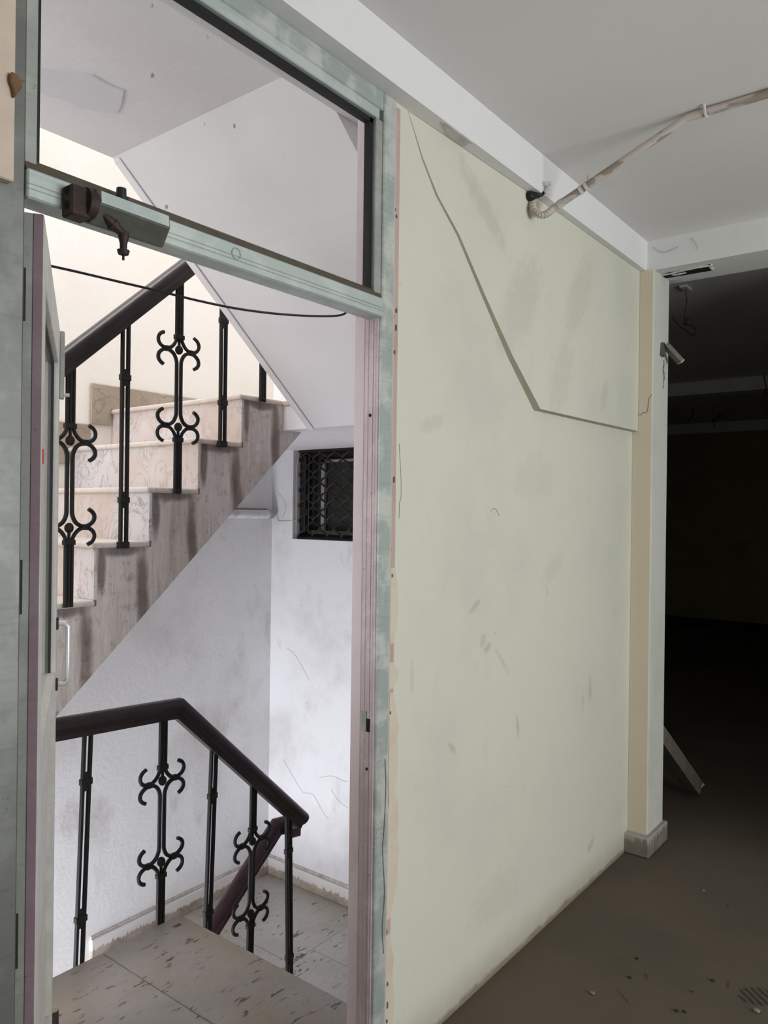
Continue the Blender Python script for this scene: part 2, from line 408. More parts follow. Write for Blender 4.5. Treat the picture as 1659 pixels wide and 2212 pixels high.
def glass_mat():
    m = bpy.data.materials.new('dirty_glass'); m.use_nodes = True; nt = m.node_tree; nt.nodes.clear()
    out = nt.nodes.new('ShaderNodeOutputMaterial'); tr = nt.nodes.new('ShaderNodeBsdfTransparent'); gl = nt.nodes.new('ShaderNodeBsdfGlossy')
    df = nt.nodes.new('ShaderNodeBsdfDiffuse'); df.inputs[0].default_value = (.22, .2, .19, 1)
    tr.inputs[0].default_value = (.95, .96, .955, 1); gl.inputs['Roughness'].default_value = .03
    lw = nt.nodes.new('ShaderNodeLayerWeight'); pw = nt.nodes.new('ShaderNodeMath'); pw.operation = 'POWER'; pw.inputs[1].default_value = 5
    nt.links.new(lw.outputs['Facing'], pw.inputs[0]); fr = nt.nodes.new('ShaderNodeMath'); fr.operation = 'MULTIPLY_ADD'; fr.inputs[1].default_value = .9; fr.inputs[2].default_value = .02; nt.links.new(pw.outputs[0], fr.inputs[0])
    m1 = nt.nodes.new('ShaderNodeMixShader'); m2 = nt.nodes.new('ShaderNodeMixShader')
    nt.links.new(fr.outputs[0], m1.inputs[0]); nt.links.new(tr.outputs[0], m1.inputs[1]); nt.links.new(gl.outputs[0], m1.inputs[2])
    tc = nt.nodes.new('ShaderNodeTexCoord'); mp = nt.nodes.new('ShaderNodeMapping'); mp.inputs['Scale'].default_value = (1, 1, .6)
    vo = nt.nodes.new('ShaderNodeTexVoronoi'); vo.inputs['Scale'].default_value = 22
    nt.links.new(tc.outputs['Object'], mp.inputs[0]); nt.links.new(mp.outputs[0], vo.inputs['Vector'])
    mr = nt.nodes.new('ShaderNodeMapRange'); mr.inputs[1].default_value = .085; mr.inputs[2].default_value = .05
    nt.links.new(vo.outputs['Distance'], mr.inputs[0])
    no = nt.nodes.new('ShaderNodeTexNoise'); no.inputs['Scale'].default_value = 9; nt.links.new(tc.outputs['Object'], no.inputs['Vector'])
    m3 = nt.nodes.new('ShaderNodeMapRange'); m3.inputs[1].default_value = .53; m3.inputs[2].default_value = .58; nt.links.new(no.outputs[0], m3.inputs[0])
    mu = nt.nodes.new('ShaderNodeMath'); mu.operation = 'MULTIPLY'; nt.links.new(mr.outputs[0], mu.inputs[0]); nt.links.new(m3.outputs[0], mu.inputs[1])
    mu2 = nt.nodes.new('ShaderNodeMath'); mu2.operation = 'MULTIPLY_ADD'; nt.links.new(mu.outputs[0], mu2.inputs[0]); mu2.inputs[1].default_value = .8; mu2.inputs[2].default_value = .015
    nt.links.new(mu2.outputs[0], m2.inputs[0]); nt.links.new(m1.outputs[0], m2.inputs[1]); nt.links.new(df.outputs[0], m2.inputs[2])
    nt.links.new(m2.outputs[0], out.inputs[0]); return m
M_glass = glass_mat()

# ------------------------------------------------------------------ the setting: dark room
ST = 'structure'
WY, WB = 1.23, 1.315        # door wall: room face, stairwell face
BZ = 2.583                  # underside of the beams
CZ = 2.715                  # room ceiling
box('floor', -3, 11.2, -3.7, 1.245, -.25, 0, M_floor, kind=ST)
box('floor_back', 3.56, 11.2, 1.245, 4.3, -.25, 0, M_floor, kind=ST)
box('ceiling', -3.2, 11.2, -3.7, 1.18, CZ, CZ + .12, M_ceiling, kind=ST)
box('ceiling_back', 3.60, 11.2, 1.18, 4.3, CZ, CZ + .12, M_ceiling, kind=ST)
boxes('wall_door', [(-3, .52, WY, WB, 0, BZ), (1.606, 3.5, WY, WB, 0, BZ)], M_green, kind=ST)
box('beam_door', -3, 3.42, 1.18, 1.39, BZ, CZ + .12, M_beam, kind=ST)
box('beam_cross', 3.41, 3.66, -3.6, 1.39, BZ, CZ + .02, M_beam, kind=ST)
box('beam_back', 7.25, 7.5, -3.6, 4.2, 2.6, CZ + .02, M_beam, kind=ST)
box('beam_end', 10.55, 10.8, -3.6, 4.2, 2.585, CZ + .02, M_beam, kind=ST)
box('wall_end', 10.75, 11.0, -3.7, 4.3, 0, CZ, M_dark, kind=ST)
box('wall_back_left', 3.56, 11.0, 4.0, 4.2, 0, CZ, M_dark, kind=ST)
box('wall_light_block', 3.43, 3.63, -3.6, -.15, 0, BZ, M_green, kind=ST)  # unseen wall added to keep the window light out of the back room
box('wall_left', -3.2, -3.0, -3.7, WB, 0, CZ, M_green, kind=ST)
boxes('wall_window', [(-3, .35, -3.75, -3.55, 0, CZ), (2.65, 11, -3.75, -3.55, 0, CZ), (.35, 2.65, -3.75, -3.55, 0, .7), (.35, 2.65, -3.75, -3.55, 2.0, CZ)], M_green, kind=ST)
win2 = setting('window_2', loc=(1.5, -3.6, .7))
for n_, b in (('frame_bar', (.35, .41, -3.72, -3.66, .7, 2.0)), ('frame_bar', (2.59, 2.65, -3.72, -3.66, .7, 2.0)), ('frame_bar', (.41, 2.59, -3.72, -3.66, .7, .76)), ('frame_bar', (.41, 2.59, -3.72, -3.66, 1.94, 2.0)), ('mullion', (1.47, 1.53, -3.72, -3.66, .76, 1.94))):
    box(n_, *b, M_alu, win2, bevel=.004)
box('baseboard_end', 10.73, 10.76, -3.5, 4.0, 0, .12, M_hole, kind=ST)

# rough plaster patch where the beam underside was knocked
pt = [on(x, y, 2, BZ) for x, y in ((955, 262), (975, 258), (995, 270), (1020, 288), (1034, 304), (1012, 308), (1004, 315), (985, 302), (968, 290))]
prism('plaster_patch', [(p.x, min(1.228, max(1.1815, p.y))) for p in pt], 2, BZ - .003, BZ + .002, plaster('knocked_plaster', (.62, .59, .57), (.45, .4, .38), .6, 14, .6, .6), bpy.data.objects['beam_door'])

# column at the end of the wall, with its plinth
colm = setting('trim_column', 'beige and white plastered column at the end of the green wall', (3.5, 1.2, 0))
box('column_core', 3.395, 3.60, 1.142, 1.24, 0, BZ, M_colwhite, colm, bevel=.004)
box('beige_face', 3.390, 3.398, 1.146, 1.229, .085, BZ - .001, M_beige, colm)
box('plinth_stone', 3.35, 3.61, 1.122, 1.235, 0, .088, M_plinth, colm, bevel=.004)

# proud plaster over the stair slab: its outline follows the flight behind the wall
P = [(1.668, 2.582, 1.229), (1.693, 2.545, 1.228), (1.738, 2.477, 1.226), (1.809, 2.399, 1.224), (1.922, 2.320, 1.2225), (2.074, 2.171, 1.219), (2.243, 2.013, 1.213), (2.431, 1.862, 1.206),
     (2.9, 1.866, 1.205), (3.388, 1.872, 1.205), (3.388, 2.582, 1.205), (2.6, 2.582, 1.208), (1.75, 2.582, 1.227)]
V = [(x, y, z) for x, z, y in P] + [(x - (.004 if i < 8 else 0), WY + .004, z - (.004 if i in (6, 7, 8, 9) else 0)) for i, (x, z, y) in enumerate(P)]
n = len(P); ctr = len(V); V.append((2.7, 1.2075, 2.25))
Fc = [(i, (i + 1) % n, ctr) for i in range(n)] + [(i, (i + 1) % n, (i + 1) % n + n, i + n) for i in range(n)]
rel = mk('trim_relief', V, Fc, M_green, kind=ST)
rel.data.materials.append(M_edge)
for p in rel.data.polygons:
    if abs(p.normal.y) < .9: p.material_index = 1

# ------------------------------------------------------------------ the setting: stairwell
SY, FY, EX = 2.45, 3.40, 3.27       # stringer plane, far wall, end wall
WX0 = -1.2
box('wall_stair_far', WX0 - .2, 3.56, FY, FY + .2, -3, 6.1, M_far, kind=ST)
boxes('wall_stair_end', [(EX, 3.56, 3.225, FY, -3, 6.1), (EX, 3.56, WB, 2.42, -3, 6.1), (EX, 3.56, 2.42, 3.225, -3, 1.33), (EX, 3.56, 2.42, 3.225, 1.862, 6.1)], M_white, kind=ST)
boxes('wall_stair_left', [(WX0 - .2, WX0, WB, FY, -3, 6.1)], M_white, kind=ST)
boxes('wall_stair_door', [(WX0, .55, WB, WB + .02, 0, BZ), (1.665, EX, WB - .002, 1.388, -3, BZ), (WX0, 1.65, WB - .1, WB, -3, -.02), (WX0, EX, 1.19, 1.388, BZ + .05, 6.1)], M_white, kind=ST)
box('ceiling_stair', WX0, EX, 1.3, FY, 6.0, 6.1, M_soffit, kind=ST)
box('floor_stair_lower', WX0, EX, 1.3, FY, -3.05, -2.95, M_mid, kind=ST)
box('ceiling_landing', WX0, 1.46, 1.385, 2.30, 2.67, 2.868, M_soffit, kind=ST)
# flake of bare plaster on the landing ceiling
pk = [on(x, y, 2, 2.67) for x, y in ((62, 138), (110, 144), (160, 152), (200, 160), (235, 180), (267, 192), (262, 222), (252, 242), (205, 236), (170, 230), (150, 215), (130, 208), (100, 202), (72, 188))]
pk = [(p.x, p.y) for p in pk]
prism('trim_flake', pk, 2, 2.664, 2.672, plaster('bare_plaster', (.74, .725, .78), (.68, .66, .72), .3, 3), kind=ST)

# door landing with marble slabs
fl = setting('floor_landing', loc=(.3, 1.8, 0))
boxes('slab', [(WX0, 1.785, 1.246, 2.312, -.16, -.021), (WX0, -.06, 2.312, FY, -.16, -.021)], M_white, fl)
xs = [1.792, 1.472, .95, .43, -.09, -.61, -1.195]
for a, b in zip(xs[1:], xs[:-1]):
    box('tile', a + .001, b - .001, WY + .055, 2.322, -.021, 0, M_land, fl, bevel=.003)
for a, b in zip((-.61, -1.195), (-.09, -.61)):
    box('tile', a + .001, b - .001, 2.324, FY, -.021, 0, M_land, fl, bevel=.003)
box('threshold', .62, 1.557, 1.2465, WY + .054, -.02, .002, M_land, fl)
# mid landings
LZ = -.70
ml = setting('floor_midlanding_lower', loc=(2.8, 2.3, LZ))
boxes('slab', [(2.39, EX, WB + .02, SY + .02, LZ - .15, LZ - .02), (2.09, EX, SY + .02, FY, LZ - .15, LZ - .02)], M_white, ml)
for a, b, c, d in ((2.39, 2.83, WB + .02, 2.0), (2.83, EX, WB + .02, 2.0), (2.39, 2.83, 2.0, 2.62), (2.83, EX, 2.0, 2.62), (2.09, 2.68, 2.62, FY), (2.68, EX, 2.62, FY)):
    box('tile', a + .001, b - .001, c + .001, d - .001, LZ - .02, LZ, M_mid, ml, bevel=.001)
mu = setting('floor_midlanding_upper', loc=(2.8, 2.3, 1.985))
box('slab', 2.42, EX, WB + .02, FY, 1.855, 1.962, M_soffit, mu)
for a, b, c, d in ((2.41, EX, WB + .02, 2.3), (2.41, EX, 2.3, FY)):
    box('tile', a + .001, b - .001, c + .001, d - .001, 1.962, 1.985, M_tread, mu, bevel=.003)
prism('baseboard_stair_far', [(2.085, LZ), (EX, LZ), (EX, LZ + .10), (2.085, LZ + .10)], 1, FY - .02, FY + .01, M_skpaint, kind=ST, bevel=.004)
box('baseboard_stair_end', EX - .02, EX + .01, WB + .02, FY - .02, LZ, LZ + .10, M_skpaint, kind=ST, bevel=.004)
def plaster_lip(name, pts):
    tube(name, pts, .009, M_string, seg=6, kind=ST)
plaster_lip('trim_lip_far', [(2.09, FY - .002, LZ + .104), (2.6, FY - .002, LZ + .107), (EX, FY - .002, LZ + .104)])
plaster_lip('trim_lip_end', [(EX - .002, FY, LZ + .104), (EX - .002, 2.9, LZ + .108), (EX - .002, 2.4, LZ + .104), (EX - .002, 1.4, LZ + .104)])

# ------------------------------------------------------------------ stair flights
f1 = thing('stair_flight', 'marble stair flight with rust-streaked plaster side climbing to the upper landing', 'staircase', (.16, 2.9, 0))
XK = lambda k: 2.172 - .2235 * (10 - k)
ZK = lambda k: 1.985 - .202 * (10 - k)
sof = lambda x: 1.854 + .912 * (x - 2.531)
poly = [(XK(1) + .012, -.0)]
for k in range(1, 11):
    poly += [(XK(k) + .012, ZK(k) - .022)]
    if k < 10: poly += [(XK(k + 1) + .012, ZK(k) - .022)]
poly += [(2.42, 1.963), (2.42, 1.855), (2.531, 1.854), (.55, max(sof(.55), -.1)), (.30, -.1), (.17, -.1)]
poly = poly[:-1]
prism('stringer', poly, 1, SY, FY - .002, M_string, f1)
for k in range(1, 11):
    zb = ZK(k - 1) if k > 1 else 0
    box('riser', XK(k), XK(k) + .012, SY - .002, FY - .002, zb, ZK(k) - .022, M_marble, f1)
    x1 = XK(k + 1) + .004 if k < 10 else 2.409
    box('tread', XK(k) - .012, x1, SY - .006, FY - .002, ZK(k) - .022, ZK(k), M_tread, f1, bevel=.007, segs=2)
for k in range(2, 11):
    x1 = XK(k + 1) - .12 if k < 10 else EX - .001
    prism('skirting_slab', [(XK(k) - .12, ZK(k) - .08), (XK(k) - .013, ZK(k) - .08), (XK(k) - .013, ZK(k) + .0005), (x1, ZK(k) + .0005), (x1, ZK(k) + .118), (XK(k) - .12, ZK(k) + .118)], 1, FY - .016, FY - .003, M_skirt, f1, bevel=.003)

f2 = thing('stair_flight', 'sloping white soffit of the return flight rising over the door landing', 'staircase', (2.42, 1.85, 1.99))
RY0, RY1 = 1.392, 2.30
n4 = 4; td, rs = (2.42 - 1.46) / n4, (2.868 - 1.985) / (n4 + 0)
poly = [(2.42, 1.855), (1.46, 2.67), (1.46, 2.868)]
for k in range(n4, 0, -1):
    poly += [(2.42 - td * (k - 1), 1.985 + rs * k - .02), (2.42 - td * (k - 1), 1.985 + rs * (k - 1) - .02)]
poly += [(2.42, 1.97)]
prism('waist_slab', poly[:2] + [(1.462, 2.846)] + poly[4:], 1, RY0, RY1, M_soffit, f2)
for k in range(1, n4 + 1):
    box('tread', 2.42 - td * k, 2.42 - td * (k - 1) + .012, RY0, RY1 + .004, 1.985 + rs * k - .02, 1.985 + rs * k, M_tread, f2)
prism('drip_edge', [(2.415, 1.856), (1.462, 2.665), (1.466, 2.655), (2.419, 1.846)], 1, RY1 - .035, RY1 - .001, M_soffit, f2, bevel=.002)

f3 = thing('stair_flight', 'short marble flight going down from the door landing to the tiled half landing', 'staircase', (1.8, 1.8, LZ))
poly = [(1.786, -.16)]
V0 = [(1.792 + .2 * k, -.175 * k) for k in range(0, 4)]
poly = [(1.787, -.195), (1.787, -.155)]
for k in range(1, 4): poly += [(1.79 + .2 * (k - 1), -.175 * k - .02), (1.79 + .2 * k - .012, -.175 * k - .02)]
poly += [(2.389, -.70), (2.389, -.84)]
prism('waist_slab', poly, 1, 1.391, 2.31, M_white, f3)
for k in range(1, 4):
    box('tread', 1.79 + .2 * (k - 1), 1.79 + .2 * k, 1.391, 2.318, -.175 * k - .02, -.175 * k, M_tread, f3)
    box('riser', 1.79 + .2 * k - .012, 1.79 + .2 * k, 1.391, 2.312, -.175 * (k + 1) + (.001 if k < 3 else .001), -.175 * k - .02, M_marble, f3)

f4 = thing('stair_flight', 'lower marble flight descending from the half landing below the stained flight', 'staircase', (1, 2.9, -2.3))
poly = [(2.09, LZ - .03)]
for k in range(1, 9): poly += [(2.09 - .2235 * (k - 1), LZ - .202 * k - .02), (2.09 - .2235 * k, LZ - .202 * k - .02)]
poly += [(2.09 - .2235 * 8, -2.6), (2.09, -.86)]
prism('waist_slab', poly, 1, SY + .035, FY - .003, M_white, f4)
for k in range(1, 9):
    box('tread', 2.09 - .2235 * k - .012, 2.09 - .2235 * (k - 1), SY + .03, FY - .003, LZ - .202 * k - .02, LZ - .202 * k, M_tread, f4)

# ------------------------------------------------------------------ railings
UPR = [(30, 235), (32, 265), (38, 313), (60, 371), (100, 425), (150, 452), (205, 450), (250, 425), (277, 375), (276, 319), (250, 271), (205, 240)]
LNG = [(210, 692), (250, 662), (277, 610), (268, 545), (220, 492), (160, 474), (110, 488), (70, 524), (45, 575), (31, 632), (29, 700)]
def uv(p): return p[0] * .000338, (1004 - p[1]) * .000269
def at3(x, y, zc, lean, u, v): return (x + u + lean * v, y, zc + v)

def ornament(parent, x, y, ztop, zbot, zc, lean=0.0, foot=True):
    f = lambda u, v: at3(x, y, zc, lean, u, v)
    vt, vb = ztop - zc, zbot - zc
    cv = .200
    b = None
    for k in (0, -1, 1):
        for a, e in ((vt, cv), (-cv, vb)):
            o = tube('rod' if b else 'baluster', [f(k * .0118, a), f(k * .0118, e)], .0072, M_iron, b or parent, 6, smooth=False)
            b = b or o
    for s in (-1, 1):
        for m in (-1, 1):
            pts = [f(s * uv(p)[0], m * uv(p)[1]) for p in UPR]
            tube('scroll', smoothpath(pts, 3), .0074, M_iron, b, 6)
            u, v = uv((165, 463)); c = f(s * u, m * v)
            box('tie', c[0] - .009, c[0] + .009, y - .0085, y + .0085, c[2] - .010, c[2] + .010, M_iron, b, bevel=.002)
        top = [f(s * uv(p)[0], uv(p)[1]) for p in LNG]; bot = [f(s * uv(p)[0], -uv(p)[1]) for p in LNG][::-1]
        tube('long_scroll', smoothpath(top, 3) + smoothpath(bot, 3), .0074, M_iron, b, 6)
    for m in (-1, 1):
        c = f(0, m * .197); box('collar', c[0] - .0205, c[0] + .0205, y - .010, y + .010, c[2] - .009, c[2] + .009, M_iron, b, bevel=.002)
        tube('finial_stem', [f(0, m * .197), f(0, m * .16)], .006, M_iron, b, 6)
        ball('finial', f(0, m * .148), .0155, M_iron, b, 1.15)
    if foot:
        ball('foot_bolt', (x + lean * vb, y + .004, zbot + .012), .012, M_iron, b)
    return b

def twin(parent, x, y, ztop, zbot, collars, lean=0.0, zc=None):
    zc = zc if zc is not None else (ztop + zbot) / 2
    b = None
    for k in (-1, 1):
        o = tube('rod' if b else 'baluster', [at3(x, y, zc, lean, k * .0118, ztop - zc), at3(x, y, zc, lean, k * .0118, zbot - zc)], .0086, M_iron, b or parent, 6, smooth=False)
        b = b or o
    for zz in collars:
        c = at3(x, y, zc, lean, 0, zz - zc); box('collar', c[0] - .0205, c[0] + .0205, y - .010, y + .010, zz - .011, zz + .011, M_iron, b, bevel=.002)
        box('spacer', c[0] - .008, c[0] + .008, y - .006, y + .006, zz - .030, zz + .030, M_iron, b)
    c = at3(x, y, zc, lean, 0, zbot + .01 - zc); box('foot_plate', c[0] - .021, c[0] + .021, y - .010, y + .012, zbot - .004, zbot + .020, M_iron, b, bevel=.002)
    return b

# mushroom handrail section: (sideways, up)
HR = [(-.018, -.034), (.018, -.034), (.018, -.016), (.026, -.010), (.033, .004), (.033, .016), (.026, .028), (.013, .036), (-.013, .036), (-.026, .028), (-.033, .016), (-.033, .004), (-.026, -.010), (-.018, -.016)]
def handrail(parent, pts, mat):
    o = tube('handrail', pts, .03, mat, parent, prof=HR)
    return o

UY = 2.436
r1 = thing('stair_railing', 'black iron scroll railing with dark wooden handrail along the stained upper flight', 'railing', (1.8, UY, 1.3))
# handrail line through two photo points, then carried on along the flight
a1, a2 = on(145, 778, 1, UY), on(402, 580, 1, UY)
sl = (a2.z - a1.z) / (a2.x - a1.x)
hz = lambda x: a1.z + sl * (x - a1.x)
handrail(r1, [(.45, UY, hz(.45)), (2.32, UY, hz(2.32)), (2.40, UY, hz(2.32) + .02)], M_wood)
for px, pyc, pyb, typ, cols in ((147, (1046), 1312, 'o', None), (266, None, 1182, 't', (815, 1080)), (383, 839, 1066, 'o', None), (480, None, 963, 't', (870, 692)), (567, None, 868, 's', None)):
    bt = on(px, pyb, 1, UY); x = bt.x
    if typ == 'o': ornament(r1, x, UY, hz(x) - .03, bt.z, on(px, pyc, 1, UY).z)
    elif typ == 't': twin(r1, x, UY, hz(x) - .03, bt.z, [on(px, c, 1, UY).z for c in cols])
    else: ornament(r1, x, UY, hz(x) - .03, bt.z, bt.z + .43)
for k in (5, 4, 3):
    x = XK(k) + .11
    (twin(r1, x, UY, hz(x) - .03, ZK(k) - .02, [ZK(k) + .18, ZK(k) + .62]) if k % 2 else ornament(r1, x, UY, hz(x) - .03, ZK(k) - .02, ZK(k) + .42))

LY = 2.343
r2 = thing('stair_railing', 'black iron scroll railing bent around the corner of the door landing', 'railing', (1.8, LY, 0))
p0, p1, p2 = on(118, 1577, 1, LY), on(385, 1530, 1, LY), on(652, 1772, 1, LY)
s0 = (p1.z - p0.z) / (p1.x - p0.x)
handrail(r2, [(.2, LY, p1.z + s0 * (.2 - p1.x)), tuple(p1), tuple(p2)], M_wood)
rail_z = lambda x: (p1.z + s0 * (x - p1.x)) if x < p1.x else p1.z + (p2.z - p1.z) / (p2.x - p1.x) * (x - p1.x)
def lower(px0, py0, px1, py1, typ, a):
    A, B = on(px0, py0, 1, LY), on(px1, py1, 1, LY)
    ln = (A.x - B.x) / (A.z - B.z)
    zb = min(B.z, (-.05 if B.x < 1.8 else -.19 - .9 * (B.x - 1.8)))
    if typ == 'o':
        zc = on((px0 + px1) / 2, a, 1, LY).z; xc = B.x + ln * (zc - B.z)
        ornament(r2, xc, LY, rail_z(A.x) - .03, zb, zc, ln, False)
    else:
        zc = (A.z + B.z) / 2; xc = (A.x + B.x) / 2
        twin(r2, xc, LY, rail_z(A.x) - .03, zb, [on(px0, c, 1, LY).z for c in a], ln, zc)
lower(189, 1600, 170, 2090, 't', (1687, 1978))
lower(353, 1560, 346, 1990, 'o', 1774)
lower(462, 1630, 449, 1985, 't', (1718, 1965))
lower(548, 1700, 540, 2045, 'o', 1895)
lower(623, 1790, 625, 2085, 't', (1838, 2068))
ornament(r2, 1.05, LY, rail_z(1.05) - .03, -.05, .34, 0, False)

PY = 2.462
r3 = thing('stair_railing', 'purple-brown wooden handrail sloping down beside the lower flight', 'railing', (2.2, PY, -.3))
q1, q0 = on(598, 1786, 1, PY), on(468, 1992, 1, PY)
s3 = (q1.z - q0.z) / (q1.x - q0.x)
hz3 = lambda x: q1.z + s3 * (x - q1.x)
handrail(r3, [(2.49, LY + .03, q1.z - .03), (2.485, PY - .02, q1.z + .0), (q1.x, PY, q1.z), (1.0, PY, hz3(1.0))][1:], M_wood2)
tube('return_block', [(2.45, LY + .03, q1.z - .012), (2.47, PY - .01, q1.z - .008)], .03, M_wood2, r3, prof=[(-.026, -.02), (.026, -.02), (.026, .02), (-.026, .02)])
for i, x in enumerate((2.02, 1.78, 1.55, 1.32)):
    (ornament if i % 2 else (lambda p, x, y, a, b, c, **k: twin(p, x, y, a, b, [b + .18, b + .6])))(r3, x, PY, hz3(x) - .03, hz3(x) - .82, hz3(x) - .42)

# ------------------------------------------------------------------ aluminium door frame with transom
d1 = setting('door_1', 'mint aluminium door frame with glazed transom', (1.1, 1.25, 0))
FD = 1.276
box('post', .52, .621, 1.224, FD, 0, BZ - .001, M_aluleft, d1, bevel=.003)
box('post', 1.557, 1.607, 1.222, FD, 0, BZ - .001, M_alupost, d1, bevel=.003)
box('head', .621, 1.557, 1.224, FD, 2.533, BZ - .001, M_alupost, d1, bevel=.003)
rl = box('transom_rail', .621, 1.557, 1.218, 1.27, 2.0, 2.049, M_alu, d1, bevel=.003)
box('rail_groove', .622, 1.556, 1.2172, 1.2185, 2.0225, 2.0245, M_alugrey, rl)
box('rail_groove', .622, 1.556, 1.2172, 1.2185, 2.0145, 2.0165, M_alugrey, rl)
sash = box('head_bead', .63, 1.545, 1.228, 1.262, 2.508, 2.535, M_alu, d1, bevel=.002)
box('side_bead', 1.531, 1.558, 1.228, 1.262, 2.052, 2.508, M_alugrey, d1, bevel=.002)
box('side_bead', .620, .642, 1.228, 1.262, 2.052, 2.508, M_alugrey, d1, bevel=.002)
prism('sill_bead', [(1.224, 2.048), (1.262, 2.048), (1.262, 2.070), (1.236, 2.070), (1.228, 2.062)], 0, .622, 1.555, M_bead, d1)
for b in ((.642, 1.531, 1.240, 1.258, 2.496, 2.508), (1.519, 1.531, 1.240, 1.258, 2.06, 2.508), (.642, .652, 1.240, 1.258, 2.06, 2.508)):
    box('gasket', *b, M_gasket, d1)
box('pane', .645, 1.528, 1.252, 1.256, 2.06, 2.505, M_glass, d1)
jc = box('lock_channel', 1.553, 1.558, 1.232, 1.274, 0, 2.0, M_alupink, d1)
for yy in (1.238, 1.246, 1.262): box('channel_rib', 1.5515, 1.5535, yy, yy + .003, 0, 1.999, M_alupink, jc)
sk = on(790, 1562, 0, 1.55); box('strike_hole', 1.5505, 1.5525, sk.y - .012, sk.y - .002, sk.z - .022, sk.z + .012, M_hole, jc)
box('strike_plate', 1.5508, 1.553, sk.y + .0, sk.y + .016, sk.z - .022, sk.z + .03, M_alugrey, jc)
for px, py in ((799, 897), (792, 1661)):
    c = on(px, py, 0, 1.5515); ball('screw_hole', (1.5515, c.y, c.z), (.002, .0042, .0042), M_hole, jc)
cc = on(510, 548, 1, 1.218)
V = []; Fc = []
for i in range(20):
    a = 2 * math.pi * i / 20
    for r in (.0105, .0125): V.append((cc.x + r * math.cos(a), 1.2165, cc.z + r * math.sin(a)))
for i in range(20): Fc.append((2 * i, 2 * i + 1, (2 * i + 3) % 40, (2 * i + 2) % 40))
mk('pressed_ring', V, Fc, M_alugrey, rl)

# plaster round the opening
box('trim_jamb', 1.557, 1.66, 1.2765, 1.3155, 0, BZ - .001, M_pink, kind=ST, bevel=.004)
tr = setting('trim_edge', loc=(1.62, 1.23, 0))
box('pink_strip', 1.6075, 1.632, 1.2262, 1.232, 0, 2.57, M_pinkstrip, tr, bevel=.002)
box('white_seam', 1.6005, 1.6075, 1.2205, 1.230, 0, 2.575, M_beam, tr, bevel=.004)
rnd = random.Random(3)
for ip, (z0, z1, wd) in enumerate( ((.05, .38, .03), (.42, .80, .045), (.72, 1.02, .036), (1.03, 1.10, .028), (1.15, 1.35, .026))):
    L = []; m = 9
    for i in range(m + 1): L.append((1.627 + wd * (1 - abs(2 * i / m - 1) ** 2) * rnd.uniform(.55, 1), z0 + (z1 - z0) * i / m))
    prism('peach_patch', [(1.612, z1), (1.612, z0)] + L, 1, 1.2258 - .0006 * (ip % 3), 1.2305, M_peach, tr)
tube('seam_crack', smoothpath([on(x, y, 1, 1.2205) for x, y in ((832, 1640), (834, 1700), (830, 1790), (827, 1840), (831, 1930), (826, 2000), (829, 2060))], 3), .0009, M_crack, tr, 5)
for i in range(14):
    z = rnd.uniform(.05, 2.3); ball('chip', (1.609 + rnd.uniform(-.002, .012), 1.2245, z), (.0028, .0025, .004 + rnd.random() * .006), M_crack, tr, u=8, v=6)

# ------------------------------------------------------------------ open door leaf
hx = Vector((.662, 1.241, 0)); ld = Vector((.476, .797, 0)).normalized(); ln_ = Vector((ld.y, -ld.x, 0))
leaf = thing('door_leaf', 'open aluminium door leaf with glass, seen nearly edge-on beside the landing', 'door', tuple(hx))
def lbox(name, s0, s1, n0, n1, z0, z1, mat, par, bevel=.002):
    V, Fc = boxvf(s0, s1, n0, n1, z0, z1)
    V = [tuple(hx + ld * a + ln_ * b + Vector((0, 0, c))) for a, b, c in V]
    return mk(name, V, Fc, mat, par, bevel=bevel)
T = -.036
LL = .928
hs = lbox('hinge_stile', 0, .085, T, 0, .012, 1.99, M_leaf, leaf)
lbox('mauve_edge', -.0025, .0, -.0165, -.001, .012, 1.989, M_purple, hs, .001)
lbox('edge_groove', -.0008, .0006, T, -.0165, .012, 1.988, M_alugrey, hs, 0)
lbox('lock_stile', LL - .085, LL, T, 0, .012, 1.99, M_leaf, leaf)
lbox('top_rail', .085, LL - .085, T, 0, 1.89, 1.99, M_leaf, leaf)
lbox('mid_rail', .085, LL - .085, T, 0, 1.00, 1.055, M_leaf, leaf)
lbox('bottom_rail', .085, LL - .085, T, 0, .012, .13, M_leaf, leaf)
lbox('pane', .08, LL - .08, -.024, -.019, 1.05, 1.895, M_glass, leaf, 0)
lbox('lower_panel', .08, LL - .08, -.026, -.016, .125, 1.005, M_leaf, leaf, 0)
for b in ((LL - .092, LL - .085, -.019, -.012, 1.055, 1.89), (.085, .092, -.019, -.012, 1.055, 1.89), (.085, LL - .085, -.019, -.012, 1.883, 1.89)):
    lbox('gasket', *b, M_gasket, leaf, 0)
for py in ((575, 690), (1210, 1328), (1972, 2092)):
    zt = on(56, py[0], 1, 1.245).z; zb = on(52, py[1], 1, 1.245).z
    hg = lbox('hinge', -.0035, 0, T - .001, T + .0095, zb, zt, M_hinge, leaf, .0008)
    for fz in (.12, .62): ball('screw', tuple(hx - ld * .004 + ln_ * (T + .004) + Vector((0, 0, zt - (zt - zb) * fz))), .0028, M_black, hg, u=8, v=6)
# pull handle near the lock edge
hp = lambda s, n, z: tuple(hx + ld * s + ln_ * n + Vector((0, 0, z)))
zt, zb = on(125, 1345, 1, 2.0).z, on(122, 1476, 1, 2.0).z
hd = tube('pull_handle', [hp(.872, .0, zt), hp(.872, .022, zt), hp(.872, .030, zt - .010), hp(.872, .030, zb + .010), hp(.872, .022, zb), hp(.872, 0, zb)], .0075, M_chrome, leaf, 10)
for z in (zt, zb): lbox('mounting_foot', .860, .884, -.001, .006, z - .016, z + .016, M_blackm, hd)
